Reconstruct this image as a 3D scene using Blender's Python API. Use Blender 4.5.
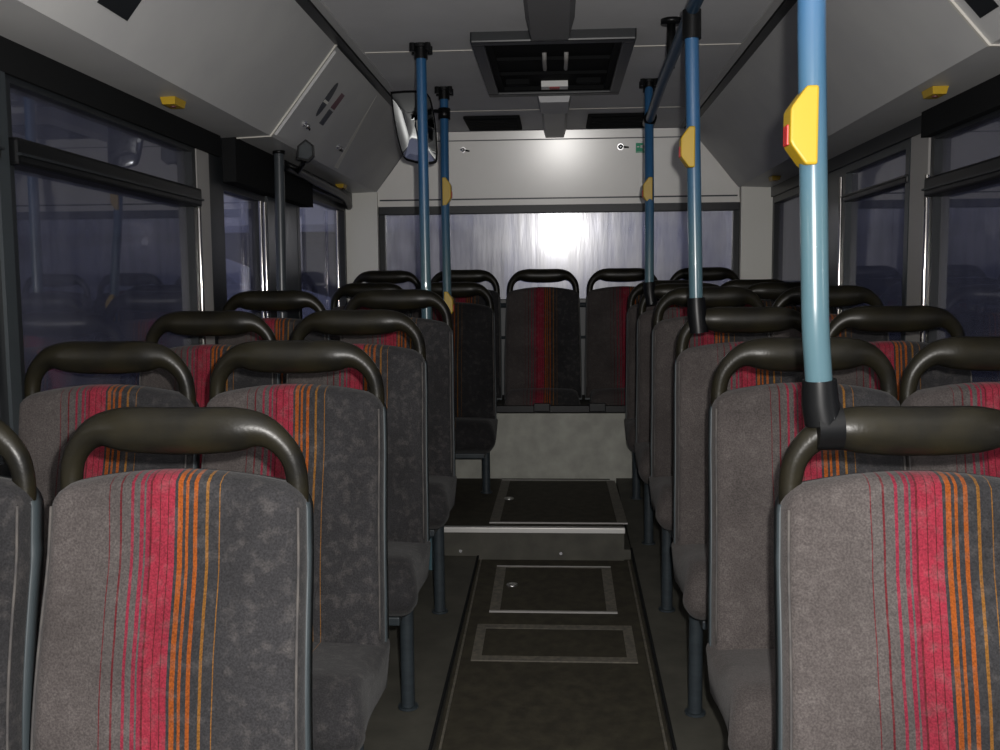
import bpy, bmesh, math, random
from mathutils import Vector, Matrix
random.seed(4)
S = bpy.context.scene
for o in list(bpy.data.objects): bpy.data.objects.remove(o)
C = S.collection

# ------------------------------------------------------------------ camera
H = 1.25
psi, th, rho = math.radians(3.49), math.radians(5.1), math.radians(0.5)
F = Vector((-math.sin(psi)*math.cos(th), math.cos(psi)*math.cos(th), -math.sin(th)))
R0 = Vector((math.cos(psi), math.sin(psi), 0)); U0 = R0.cross(F)
Rv = math.cos(rho)*R0 - math.sin(rho)*U0; Uv = math.cos(rho)*U0 + math.sin(rho)*R0
cam = bpy.data.objects.new('camera', bpy.data.cameras.new('camera')); C.objects.link(cam)
cam.matrix_world = Matrix(((Rv.x, Uv.x, -F.x, 0), (Rv.y, Uv.y, -F.y, 0), (Rv.z, Uv.z, -F.z, H), (0, 0, 0, 1)))
cam.data.sensor_width = 36; cam.data.lens = 950/1000*36; cam.data.clip_start = 0.02
S.camera = cam

# ------------------------------------------------------------------ world: dull dusk sky
w = bpy.data.worlds.new('dusk_sky'); S.world = w; w.use_nodes = True
nt = w.node_tree; bgn = nt.nodes['Background']
tc = nt.nodes.new('ShaderNodeTexCoord'); sp = nt.nodes.new('ShaderNodeSeparateXYZ'); rp = nt.nodes.new('ShaderNodeValToRGB')
nt.links.new(tc.outputs['Generated'], sp.inputs[0]); nt.links.new(sp.outputs['Z'], rp.inputs[0]); nt.links.new(rp.outputs[0], bgn.inputs[0])
rp.color_ramp.elements[0].color = (.20, .21, .30, 1); rp.color_ramp.elements[1].color = (.12, .125, .18, 1)
rp.color_ramp.elements[1].position = .8
bgn.inputs[1].default_value = 1.25

# the camera's own flash, just above and right of the lens
fl = bpy.data.lights.new('camera_flash', 'POINT'); fl.energy = 165; fl.shadow_soft_size = .012; fl.color = (1, .97, .93)
flo = bpy.data.objects.new('camera_flash', fl); C.objects.link(flo)
flo.location = Vector((0, 0, H)) + Rv*.045 + Uv*.05 + F*.03

vs = S.view_settings; vs.view_transform = 'Standard'; vs.look = 'None'; vs.gamma = 1; vs.exposure = 0.0
try: vs.use_curve_mapping = False
except Exception: pass

# ------------------------------------------------------------------ materials
def mat(name, col, rough=.5, metal=0, spec=.5, sheen=0, noise=0, nscale=40, col2=None, bump=0, bscale=200, coat=0):
    m = bpy.data.materials.new(name); m.use_nodes = True; n = m.node_tree; L = n.links
    b = n.nodes['Principled BSDF']
    b.inputs['Base Color'].default_value = (*col, 1); b.inputs['Roughness'].default_value = rough
    b.inputs['Metallic'].default_value = metal; b.inputs['Specular IOR Level'].default_value = spec
    b.inputs['Sheen Weight'].default_value = sheen; b.inputs['Coat Weight'].default_value = coat
    t = n.nodes.new('ShaderNodeTexCoord')
    if noise:
        q = n.nodes.new('ShaderNodeTexNoise'); q.inputs['Scale'].default_value = nscale; q.inputs['Detail'].default_value = 6
        r = n.nodes.new('ShaderNodeValToRGB'); r.color_ramp.elements[0].position = .35; r.color_ramp.elements[1].position = .35+.4*(1/noise if noise > 1 else 1)
        c2 = col2 or tuple(c*.6 for c in col)
        r.color_ramp.elements[0].color = (*c2, 1); r.color_ramp.elements[1].color = (*col, 1)
        L.new(t.outputs['Object'], q.inputs['Vector']); L.new(q.outputs[0], r.inputs[0]); L.new(r.outputs[0], b.inputs['Base Color'])
    if bump:
        q = n.nodes.new('ShaderNodeTexNoise'); q.inputs['Scale'].default_value = bscale
        bp = n.nodes.new('ShaderNodeBump'); bp.inputs['Strength'].default_value = bump; bp.inputs['Distance'].default_value = .002
        L.new(t.outputs['Object'], q.inputs['Vector']); L.new(q.outputs[0], bp.inputs['Height']); L.new(bp.outputs[0], b.inputs['Normal'])
    return m

def fabric_mat():
    m = bpy.data.materials.new('striped_moquette'); m.use_nodes = True; n = m.node_tree; L = n.links
    b = n.nodes['Principled BSDF']; b.inputs['Roughness'].default_value = .95; b.inputs['Specular IOR Level'].default_value = .15
    b.inputs['Sheen Weight'].default_value = .07; b.inputs['Sheen Roughness'].default_value = .5
    t = n.nodes.new('ShaderNodeTexCoord'); s = n.nodes.new('ShaderNodeSeparateXYZ'); L.new(t.outputs['Object'], s.inputs[0])
    oi = n.nodes.new('ShaderNodeObjectInfo'); sc = n.nodes.new('ShaderNodeSeparateColor'); L.new(oi.outputs['Color'], sc.inputs[0])
    wob = n.nodes.new('ShaderNodeTexNoise'); wob.inputs['Scale'].default_value = 5; L.new(t.outputs['Object'], wob.inputs['Vector'])
    def M(op, a, bb):
        q = n.nodes.new('ShaderNodeMath'); q.operation = op
        for i, v in enumerate((a, bb)):
            if isinstance(v, (int, float)): q.inputs[i].default_value = v
            else: L.new(v, q.inputs[i])
        return q.outputs[0]
    u = M('ADD', M('MULTIPLY', s.outputs['X'], 1/.388), .5)
    u = M('SUBTRACT', u, M('SUBTRACT', sc.outputs[0], .5))
    u = M('ADD', u, M('MULTIPLY', M('SUBTRACT', wob.outputs[0], .5), .02))
    r = n.nodes.new('ShaderNodeValToRGB'); r.color_ramp.interpolation = 'CONSTANT'
    G = (.060, .052, .050); D = (.024, .0235, .025); RD = (.075, .010, .013); PK = (.15, .014, .028); BR = (.19, .016, .030); OR = (.20, .048, .007); YE = (.15, .065, .012)
    stops = [(0, G), (.255, RD), (.261, G), (.298, RD), (.306, G), (.340, PK), (.353, G), (.378, PK), (.392, G), (.402, PK), (.416, RD), (.424, BR),
             (.455, RD), (.459, BR), (.486, RD), (.490, BR), (.514, D), (.526, OR), (.543, D), (.555, OR), (.570, D), (.588, OR), (.602, D), (.636, YE), (.645, D), (.684, YE), (.690, D)]
    e = r.color_ramp.elements
    e[0].position = 0; e[0].color = (*G, 1); e[1].position = .255; e[1].color = (*RD, 1)
    for p, c in stops[2:]:
        x = e.new(p); x.color = (*c, 1)
    L.new(u, r.inputs[0])
    # pale dust in blotches, short pile, whitish wear
    q = n.nodes.new('ShaderNodeTexNoise'); q.inputs['Scale'].default_value = 50; q.inputs['Detail'].default_value = 3
    ov = n.nodes.new('ShaderNodeVectorMath'); ov.operation = 'ADD'; L.new(t.outputs['Object'], ov.inputs[0])
    cv = n.nodes.new('ShaderNodeCombineXYZ'); L.new(M('MULTIPLY', oi.outputs['Random'], 50), cv.inputs[0]); L.new(cv.outputs[0], ov.inputs[1])
    L.new(ov.outputs[0], q.inputs['Vector'])
    mr = n.nodes.new('ShaderNodeMapRange'); mr.inputs['From Min'].default_value = .5; mr.inputs['From Max'].default_value = .85; mr.inputs['To Max'].default_value = .36
    L.new(q.outputs[0], mr.inputs['Value'])
    q2 = n.nodes.new('ShaderNodeTexNoise'); q2.inputs['Scale'].default_value = 7; q2.inputs['Detail'].default_value = 4; L.new(ov.outputs[0], q2.inputs['Vector'])
    mr2 = n.nodes.new('ShaderNodeMapRange'); mr2.inputs['From Min'].default_value = .3; mr2.inputs['From Max'].default_value = .7
    mr2.inputs['To Min'].default_value = .75; mr2.inputs['To Max'].default_value = 1.15; L.new(q2.outputs[0], mr2.inputs['Value'])
    q3 = n.nodes.new('ShaderNodeTexNoise'); q3.inputs['Scale'].default_value = 330; L.new(ov.outputs[0], q3.inputs['Vector'])
    mr3 = n.nodes.new('ShaderNodeMapRange'); mr3.inputs['From Min'].default_value = .3; mr3.inputs['From Max'].default_value = .7
    mr3.inputs['To Min'].default_value = .7; mr3.inputs['To Max'].default_value = 1.3; L.new(q3.outputs[0], mr3.inputs['Value'])
    mx = n.nodes.new('ShaderNodeMixRGB'); L.new(mr.outputs[0], mx.inputs[0]); L.new(r.outputs[0], mx.inputs[1]); mx.inputs[2].default_value = (.115, .103, .098, 1)
    ml = n.nodes.new('ShaderNodeVectorMath'); ml.operation = 'SCALE'; L.new(mx.outputs[0], ml.inputs[0])
    L.new(M('MULTIPLY', M('MULTIPLY', mr2.outputs[0], mr3.outputs[0]), sc.outputs[1]), ml.inputs['Scale'])
    L.new(ml.outputs[0], b.inputs['Base Color'])
    bp = n.nodes.new('ShaderNodeBump'); bp.inputs['Strength'].default_value = .35; bp.inputs['Distance'].default_value = .002
    L.new(q3.outputs[0], bp.inputs['Height']); L.new(bp.outputs[0], b.inputs['Normal'])
    return m

def glass_mat(name, tint, refl=.1, rough=.02, dirt=.0, dirt_col=(.6, .6, .68), grough=.2, base_dirt=0, bump=0, blend=.5):
    m = bpy.data.materials.new(name); m.use_nodes = True; n = m.node_tree; L = n.links
    n.nodes.remove(n.nodes['Principled BSDF']); out = n.nodes['Material Output']
    tr = n.nodes.new('ShaderNodeBsdfTransparent'); tr.inputs[0].default_value = (*tint, 1)
    gl = n.nodes.new('ShaderNodeBsdfGlossy'); gl.inputs['Roughness'].default_value = rough; gl.inputs[0].default_value = (.95, .95, 1, 1)
    lw = n.nodes.new('ShaderNodeLayerWeight'); lw.inputs[0].default_value = blend
    mp = n.nodes.new('ShaderNodeMapRange'); mp.inputs['To Min'].default_value = refl; mp.inputs['To Max'].default_value = min(1, refl+.75)
    L.new(lw.outputs['Fresnel'], mp.inputs['Value'])
    mx = n.nodes.new('ShaderNodeMixShader'); L.new(mp.outputs[0], mx.inputs[0]); L.new(tr.outputs[0], mx.inputs[1]); L.new(gl.outputs[0], mx.inputs[2])
    last = mx
    if dirt or base_dirt:
        df = n.nodes.new('ShaderNodeBsdfDiffuse'); df.inputs[0].default_value = (*dirt_col, 1)
        tl = n.nodes.new('ShaderNodeBsdfTranslucent'); tl.inputs[0].default_value = (*dirt_col, 1)
        g2 = n.nodes.new('ShaderNodeBsdfGlossy'); g2.inputs['Roughness'].default_value = grough
        a = n.nodes.new('ShaderNodeMixShader'); a.inputs[0].default_value = .5; L.new(df.outputs[0], a.inputs[1]); L.new(tl.outputs[0], a.inputs[2])
        a2 = n.nodes.new('ShaderNodeMixShader'); a2.inputs[0].default_value = .22; L.new(a.outputs[0], a2.inputs[1]); L.new(g2.outputs[0], a2.inputs[2])
        t = n.nodes.new('ShaderNodeTexCoord'); mpn = n.nodes.new('ShaderNodeMapping'); mpn.inputs['Scale'].default_value = (26, 26, 2.2)
        q = n.nodes.new('ShaderNodeTexNoise'); q.inputs['Scale'].default_value = 1; q.inputs['Detail'].default_value = 5
        L.new(t.outputs['Object'], mpn.inputs[0]); L.new(mpn.outputs[0], q.inputs['Vector'])
        if bump:
            bp = n.nodes.new('ShaderNodeBump'); bp.inputs['Strength'].default_value = bump; bp.inputs['Distance'].default_value = .004
            L.new(q.outputs[0], bp.inputs['Height']); L.new(bp.outputs[0], gl.inputs['Normal']); L.new(bp.outputs[0], g2.inputs['Normal'])
        q2 = n.nodes.new('ShaderNodeTexNoise'); q2.inputs['Scale'].default_value = 4; L.new(t.outputs['Object'], q2.inputs['Vector'])
        ad = n.nodes.new('ShaderNodeMath'); ad.operation = 'ADD'; L.new(q.outputs[0], ad.inputs[0]); L.new(q2.outputs[0], ad.inputs[1])
        mr = n.nodes.new('ShaderNodeMapRange'); mr.inputs['From Min'].default_value = .7; mr.inputs['From Max'].default_value = 1.3
        mr.inputs['To Min'].default_value = base_dirt; mr.inputs['To Max'].default_value = base_dirt+dirt; L.new(ad.outputs[0], mr.inputs['Value'])
        m2 = n.nodes.new('ShaderNodeMixShader'); L.new(mr.outputs[0], m2.inputs[0]); L.new(mx.outputs[0], m2.inputs[1]); L.new(a2.outputs[0], m2.inputs[2])
        last = m2
    L.new(last.outputs[0], out.inputs[0])
    return m

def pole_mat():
    # blue enamel, blending to a paler grey-blue lower down
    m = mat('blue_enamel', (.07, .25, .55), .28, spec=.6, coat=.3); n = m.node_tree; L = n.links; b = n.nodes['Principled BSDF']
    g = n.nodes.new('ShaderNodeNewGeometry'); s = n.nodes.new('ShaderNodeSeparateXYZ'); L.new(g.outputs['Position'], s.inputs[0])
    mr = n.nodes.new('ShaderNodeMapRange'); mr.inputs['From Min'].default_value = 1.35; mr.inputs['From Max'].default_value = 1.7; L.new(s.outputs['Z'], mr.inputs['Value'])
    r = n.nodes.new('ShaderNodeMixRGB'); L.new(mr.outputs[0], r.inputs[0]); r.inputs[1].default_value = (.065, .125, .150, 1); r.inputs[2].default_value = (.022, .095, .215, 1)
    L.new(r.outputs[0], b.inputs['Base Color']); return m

M_fab = fabric_mat()
M_pipe = mat('worn_piping', (.085, .077, .07), .9, noise=1, nscale=35, col2=(.045, .042, .042))
M_shell = mat('blue_grey_shell', (.045, .056, .062), .5, noise=1, nscale=8, col2=(.03, .04, .045))
M_grip = mat('worn_black_plastic', (.0045, .0045, .0045), .36, spec=.27, noise=1, nscale=16, col2=(.0145, .0125, .0068), bump=.15, bscale=160)
M_leg = mat('dark_blue_steel', (.030, .039, .045), .45, noise=1, nscale=30, col2=(.021, .027, .032), spec=.3)
M_blk = mat('black_rubber', (.008, .0085, .009), .85, spec=.12)
M_blkp = mat('black_plastic', (.004, .0043, .0047), .36, spec=.26)
M_floor = mat('dark_rubber_floor', (.048, .043, .029), .75, noise=1, nscale=25, col2=(.027, .024, .017), bump=.3, bscale=90, spec=.25)
M_pod = mat('grey_rubber_floor', (.072, .069, .056), .7, noise=1, nscale=12, col2=(.048, .046, .038), bump=.25, bscale=90, spec=.3)
M_floorstrip = mat('scuffed_floor_strip', (.15, .135, .105), .6, noise=1, nscale=60, col2=(.07, .065, .055))
M_alu = mat('aluminium', (.75, .74, .72), .35, metal=1)
M_alum = mat('painted_light_metal', (.30, .29, .28), .45)
M_chrome = mat('chrome', (.9, .9, .92), .27, metal=1)
M_steel = mat('bright_steel_bead', (.50, .48, .45), .12, metal=1)
M_cove = mat('light_grey_laminate', (.50, .50, .49), .42, noise=1, nscale=5, col2=(.45, .45, .45), spec=.4)
M_ceil = mat('grey_ceiling_laminate', (.60, .60, .61), .6, noise=1, nscale=4, col2=(.54, .54, .55), spec=.25)
M_seam = mat('pale_joint_strip', (.55, .53, .48), .5)
M_rear = mat('cream_laminate', (.82, .80, .75), .42, noise=1, nscale=3, col2=(.74, .72, .67), spec=1.0, coat=.6)
M_rear.node_tree.nodes['Principled BSDF'].inputs['Coat Roughness'].default_value = .20
M_rear.node_tree.nodes['Principled BSDF'].inputs['Coat IOR'].default_value = 1.6
M_wallw = mat('cream_wall_panel', (.80, .79, .73), .5)
M_wallg = mat('grey_wall_panel', (.16, .165, .17), .55)
M_speck = mat('speckled_grey_board', (.38, .38, .34), .7, noise=1, nscale=14, col2=(.28, .28, .25), spec=.2)
M_dark = mat('dark_frame', (.012, .014, .016), .38, spec=.4)
M_grey = mat('grey_frame', (.030, .036, .040), .35, spec=.4)
M_yel = mat('yellow_plastic', (.42, .27, .012), .4)
M_red = mat('red_button', (.5, .02, .02), .4)
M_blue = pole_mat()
M_rail = mat('dark_blue_enamel', (.02, .05, .09), .35)
M_gs = glass_mat('tinted_side_glass', (.33, .34, .37), refl=.06, dirt=.24, dirt_col=(.28, .29, .37), base_dirt=.10)
M_gd = glass_mat('clear_door_glass', (.80, .81, .84), refl=.02, dirt=.08, dirt_col=(.5, .5, .6), blend=.25)
M_gr = glass_mat('grimy_rear_glass', (.55, .56, .62), refl=.03, rough=.15, dirt=.60, dirt_col=(.50, .50, .60), grough=.30, base_dirt=.22, bump=.12)
M_mir = mat('mirror_glass', (.30, .31, .31), .03, metal=1)
M_snow = mat('snow', (.80, .82, .90), .9, noise=1, nscale=.8, col2=(.66, .68, .78))
M_bld = mat('dark_render', (.05, .05, .06), .9)
M_green = mat('green_sign', (.03, .42, .22), .4)
M_white = mat('white_print', (.8, .8, .78), .5)

# ------------------------------------------------------------------ helpers
def lerp(a, b, t): return a+(b-a)*t
def mesh(name, vs_, fs, m, parent=None, smooth=False, loc=None):
    me = bpy.data.meshes.new(name); me.from_pydata([tuple(v) for v in vs_], [], fs)
    bm = bmesh.new(); bm.from_mesh(me); bmesh.ops.recalc_face_normals(bm, faces=bm.faces); bm.to_mesh(me); bm.free()
    me.materials.append(m)
    if smooth:
        for p in me.polygons: p.use_smooth = True
    o = bpy.data.objects.new(name, me); C.objects.link(o)
    if parent: o.parent = parent
    if loc: o.location = loc
    return o
class MB:
    def __init__(s): s.v = []; s.f = []
    def add(s, v, f):
        k = len(s.v); s.v += [tuple(p) for p in v]; s.f += [tuple(i+k for i in q) for q in f]; return s
    def box(s, a, b, bev=0):
        x0, y0, z0 = a; x1, y1, z1 = b
        if not bev:
            return s.add([(x, y, z) for z in (z0, z1) for y in (y0, y1) for x in (x0, x1)], [(0, 2, 3, 1), (4, 5, 7, 6), (0, 1, 5, 4), (2, 6, 7, 3), (0, 4, 6, 2), (1, 3, 7, 5)])
        bm = bmesh.new(); bmesh.ops.create_cube(bm, size=1)
        for v in bm.verts: v.co = Vector(((x0+x1)/2+v.co.x*(x1-x0), (y0+y1)/2+v.co.y*(y1-y0), (z0+z1)/2+v.co.z*(z1-z0)))
        bmesh.ops.bevel(bm, geom=bm.edges[:], offset=bev, segments=2, affect='EDGES', profile=.6)
        bm.verts.ensure_lookup_table()
        s.add([v.co.copy() for v in bm.verts], [tuple(v.index for v in f.verts) for f in bm.faces]); bm.free(); return s
    def prism(s, poly, axis, a, b):      # poly in the two other axes
        n = len(poly)
        def P(p, t): return {'x': (t, p[0], p[1]), 'y': (p[0], t, p[1]), 'z': (p[0], p[1], t)}[axis]
        v = [P(p, a) for p in poly]+[P(p, b) for p in poly]
        return s.add(v, [tuple(range(n)), tuple(range(2*n-1, n-1, -1))]+[(i, (i+1) % n, n+(i+1) % n, n+i) for i in range(n)])
    def hexa(s, q, d):                    # quad q (4 points) thickened by vector d
        v = [Vector(p) for p in q]; v += [p+Vector(d) for p in v]
        return s.add(v, [(0, 1, 2, 3), (7, 6, 5, 4), (0, 4, 5, 1), (1, 5, 6, 2), (2, 6, 7, 3), (3, 7, 4, 0)])
    def tube(s, pts, rad, n=12, caps=True):
        pts = [Vector(p) for p in pts]; N = len(pts)
        if not isinstance(rad, list): rad = [rad]*N
        ref = None; rings = []
        for i, p in enumerate(pts):
            t = (pts[min(i+1, N-1)]-pts[max(i-1, 0)]).normalized()
            if ref is None:
                up = Vector((0, 1, 0)) if abs(t.y) < .9 else Vector((1, 0, 0)); ref = (up-t*up.dot(t)).normalized()
            else: ref = (ref-t*ref.dot(t)).normalized()
            b = t.cross(ref); r = rad[i]; ra, rb = r if isinstance(r, tuple) else (r, r)
            rings.append([p+ref*ra*math.cos(2*math.pi*k/n)+b*rb*math.sin(2*math.pi*k/n) for k in range(n)])
        v = [q for g in rings for q in g]
        f = [(i*n+k, i*n+(k+1) % n, (i+1)*n+(k+1) % n, (i+1)*n+k) for i in range(N-1) for k in range(n)]
        if caps: f += [tuple(range(n)), tuple(range((N-1)*n, N*n))]
        return s.add(v, f)
    def build(s, name, m, parent=None, smooth=False, loc=None): return mesh(name, s.v, s.f, m, parent, smooth, loc)
def spline(ks, n=6):
    """Catmull-Rom through tuples of numbers"""
    out = []; N = len(ks)
    for i in range(N-1):
        p0, p1, p2, p3 = ks[max(i-1, 0)], ks[i], ks[i+1], ks[min(i+2, N-1)]
        for k in range(n):
            t = k/n
            out.append(tuple(.5*((2*b)+(-a+c)*t+(2*a-5*b+4*c-d)*t*t+(-a+3*b-3*c+d)*t**3) for a, b, c, d in zip(p0, p1, p2, p3)))
    out.append(tuple(ks[-1])); return out
def empty(name, loc, label=None, cat=None, group=None, kind=None):
    o = bpy.data.objects.new(name, None); C.objects.link(o); o.location = loc; o.empty_display_size = .1
    return tag(o, label, cat, group, kind)
def tag(o, label=None, cat=None, group=None, kind=None):
    for k, v in (('label', label), ('category', cat), ('group', group), ('kind', kind)):
        if v: o[k] = v
    return o
def struct(o): o['kind'] = 'structure'; return o
def rel(pts, o): return [Vector(p)-Vector(o) for p in pts]
def autosmooth(o, ang=35):
    for p in o.data.polygons: p.use_smooth = True
    try: o.data.set_sharp_from_angle(angle=math.radians(ang))
    except Exception: pass
    return o

def zpod(y): return .147+.084*(y-2.27)
def zpodL(y): return .153+.056*(y-2.27)
def zais(y): return zpod(y)-.045
DECK, STEP, RIS = .336, 3.6, 4.56
XL, XR = -1.19, 1.18

# ------------------------------------------------------------------ floor
Y0 = -1.5
b = MB(); b.hexa([(-.31, Y0, zais(Y0)), (.28, Y0, zais(Y0)), (.28, STEP, zais(STEP)), (-.31, STEP, zais(STEP))], (0, 0, -.05))
struct(b.build('floor', M_floor))
def slopeprism(x0, x1, y0, y1, zf, th_, m, name):
    b = MB(); b.hexa([(x0, y0, zf(y0)), (x1, y0, zf(y0)), (x1, y1, zf(y1)), (x0, y1, zf(y1))], (0, 0, -th_)); return struct(b.build(name, m))
slopeprism(XL, -.31, Y0, STEP, zpodL, .10, M_pod, 'floor_podium_left')
slopeprism(.28, XR, Y0, 4.56, zpod, .10, M_pod, 'floor_podium_right')
b = MB(); b.box((XL, STEP, DECK-.16), (.25, RIS+.1, DECK)); struct(b.build('floor_deck', M_floor))
b = MB(); b.box((.25, STEP+.02, zpod(STEP)-.1), (.28, RIS, zpod(STEP)-.012)); struct(b.build('floor_deck_side', M_pod))
# riser board and metal nosing
b = MB(); b.box((-.47, STEP-.012, zais(STEP)-.03), (.252, STEP, DECK-.012)); rs = struct(b.build('trim_1', M_pod))
b = MB(); b.box((-.47, STEP-.02, DECK-.016), (.255, STEP+.008, DECK+.004), .002)
nose = b.build('step_nosing', mat('bright_nosing', (.55, .54, .52), .4, metal=.3)); tag(nose, 'bright metal edging strip along the top of the aisle step', 'step edge')
for x, z in ((-.378, .246), (.01, .240)):
    b = MB(); b.tube([(x, STEP-.012, z), (x, STEP-.017, z)], .006, 10)
    tag(b.build('rivet', M_chrome), ('left' if x < -.1 else 'right-hand') + ' of the two shiny rivets in the aisle step riser', 'rivet', 'rivets in the step riser')
# thin edge strips along the podium edge
for s, x in ((-1, -.31), (1, .28)):
    zz = zpodL if s < 0 else zpod
    b = MB(); b.hexa([(x-.004, Y0, zz(Y0)+.002), (x+.004, Y0, zz(Y0)+.002), (x+.004, STEP, zz(STEP)+.002), (x-.004, STEP, zz(STEP)+.002)], (0, 0, -.006))
    struct(b.build('trim_%d' % (2 if s < 0 else 3), M_blk))
    xg = x - s*.012
    b = MB(); b.hexa([(xg-.003, Y0, zais(Y0)+.004), (xg+.003, Y0, zais(Y0)+.004), (xg+.003, STEP-.02, zais(STEP-.02)+.004), (xg-.003, STEP-.02, zais(STEP-.02)+.004)], (0, 0, -.006))
    struct(b.build('trim_%d' % (4 if s < 0 else 5), M_floorstrip))
def floor_hatch(x0, x1, y0, y1, zf, wx, wy, label, latch=None, bright=False):
    cx, cy = (x0+x1)/2, (y0+y1)/2; o = empty('floor_hatch', (cx, cy, zf(cy)), label, 'floor hatch', 'hatches in the aisle floor')
    O = Vector((cx, cy, zf(cy)))
    def q(a, c, d, e, dz): return rel([(a, d, zf(d)+dz), (c, d, zf(d)+dz), (c, e, zf(e)+dz), (a, e, zf(e)+dz)], O)
    b = MB()
    b.hexa(q(x0, x1, y0, y0+wy, .005), (0, 0, -.004)); b.hexa(q(x0, x1, y1-wy, y1, .005), (0, 0, -.004))
    b.hexa(q(x0, x0+wx, y0+wy, y1-wy, .005), (0, 0, -.004)); b.hexa(q(x1-wx, x1, y0+wy, y1-wy, .005), (0, 0, -.004))
    b.build('frame', M_floorstrip, o)
    b = MB(); b.hexa(q(x0+wx, x1-wx, y0+wy, y1-wy, .0035), (0, 0, -.0025)); b.build('hatch_panel', M_floor, o)
    if bright:
        b = MB(); b.hexa(q(x0, x1, y0-.004, y0+.004, .007), (0, 0, -.005)); b.build('edge_strip', M_alum, o)
        b = MB(); b.hexa(q(x0, x1, y1-.006, y1, .007), (0, 0, -.005)); b.build('edge_strip', M_alum, o)
    if latch:
        lx, ly = latch; z = zf(ly)
        b = MB(); P = [(lx+.018*math.cos(a), ly+.018*math.sin(a), z+.008) for a in [i*math.pi/6 for i in range(13)]]
        b.tube(rel(P, O), .0035, 6); b.build('latch_ring', M_alu, o, True)
        b = MB(); b.tube(rel([(lx, ly+.01, z+.0038), (lx, ly+.01, z+.010)], O), .009, 10); b.build('latch', M_alu, o)
floor_hatch(-.263, .235, 2.75, 3.0, zais, .03, .03, 'nearest framed floor hatch, wide and short, with a scuffed border')
floor_hatch(-.232, .196, 3.10, 3.51, zais, .035, .012, 'framed floor hatch just below the aisle step, with a round latch', (-.165, 3.32), True)
floor_hatch(-.27, .27, 3.66, 4.50, lambda y: DECK, .04, .014, 'framed floor hatch on top of the step in front of the rear bench', (-.214, 4.08), True)

# ------------------------------------------------------------------ seats
HW = .193
def backrest_mesh(grow, y0, y1, dome, zbot, ztop, m, name, parent):
    """rounded slab: front at profile yf(t)+y0, back +y1"""
    nx, nz = 26, 22; cr = .030+grow
    def hw(t): return lerp(.202, HW, max(0, t-.3)/.7)+grow
    def yf(t): return -.085*(1-t)-.020*math.sin(math.pi*min(1, t*1.25))
    V = []; cols = [-math.cos(math.pi*i/nx) for i in range(nx+1)]
    for side in (0, 1):
        for i, c in enumerate(cols):
            for j in range(nz+1):
                t = (1-math.cos(math.pi*j/nz))/2
                w_ = hw(t); X = c*w_
                zt = ztop+grow+.026*(1-c*c); e = abs(X)-(w_-cr)
                if e > 0: zt -= cr-math.sqrt(max(0, cr*cr-e*e))
                zb = zbot
                z = zb+(zt-zb)*t
                ex = (1-abs(c))*w_; ez = min(zt-z, z-zb)
                d = min(ex, ez); k = min(1, d/dome) if dome else 1
                rnd = 1-math.sqrt(max(0, 1-(1-k)**2))
                tt = (z-zbot)/(ztop-zbot)
                if side == 0: y = yf(min(1, max(0, tt)))+y0+rnd*(y1-y0)*.65
                else: y = yf(min(1, max(0, tt)))+y1-rnd*.006
                V.append((X, y, z))
    n1 = nz+1; N = (nx+1)*n1; Fc = []
    for i in range(nx):
        for j in range(nz):
            a = i*n1+j; Fc.append((a, a+n1, a+n1+1, a+1)); Fc.append((N+a, N+a+1, N+a+n1+1, N+a+n1))
    for i in range(nx):
        a = i*n1; Fc.append((a, N+a, N+a+n1, a+n1)); a = i*n1+nz; Fc.append((a, a+n1, N+a+n1, N+a))
    for j in range(nz):
        a = j; Fc.append((a, a+1, N+a+1, N+a)); a = nx*n1+j; Fc.append((a, N+a, N+a+1, a+1))
    return mesh(name, V, Fc, m, parent, True)
def cushion_mesh(x0, x1, parent, name='seat_cushion'):
    prof = [(-.02, .415), (-.10, .418), (-.20, .428), (-.28, .438), (-.33, .440), (-.368, .426), (-.396, .398), (-.406, .362), (-.395, .330), (-.362, .308), (-.31, .293), (-.20, .285), (-.02, .30)]
    prof = [tuple(p) for p in spline(prof, 3)]; cy, cz = -.2, .37; n = len(prof)
    sl = []
    xs = [0, .004, .010, .020, .034]
    ins = [.036, .022, .011, .003, 0]
    L_ = [(x0+a, i) for a, i in zip(xs, ins)]+[(lerp(x0+.034, x1-.034, k/8), 0) for k in range(1, 8)]+[(x1-a, i) for a, i in zip(xs[::-1], ins[::-1])]
    V = []
    for x, i in L_:
        crown = .008*(1-((x-(x0+x1)/2)/((x1-x0)/2))**2)
        for (y, z) in prof:
            d = Vector((y-cy, z-cz)); r = d.length; k = max(.1, (r-i)/r)
            xm = (x0+x1)/2; tp = 1-.12*max(0, min(1, (.355-z)/.065))**1.5-.085*max(0, min(1, (z-.355)/.085))**1.7
            V.append((xm+(x-xm)*tp, cy+d.x*k, cz+d.y*k+(crown if z > .4 else 0)))
    Fc = [(a*n+k, a*n+(k+1) % n, (a+1)*n+(k+1) % n, (a+1)*n+k) for a in range(len(L_)-1) for k in range(n)]
    Fc += [tuple(range(n)), tuple(range((len(L_)-1)*n, len(L_)*n))]
    return autosmooth(mesh(name, V, Fc, M_fab, parent), 50)
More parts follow.
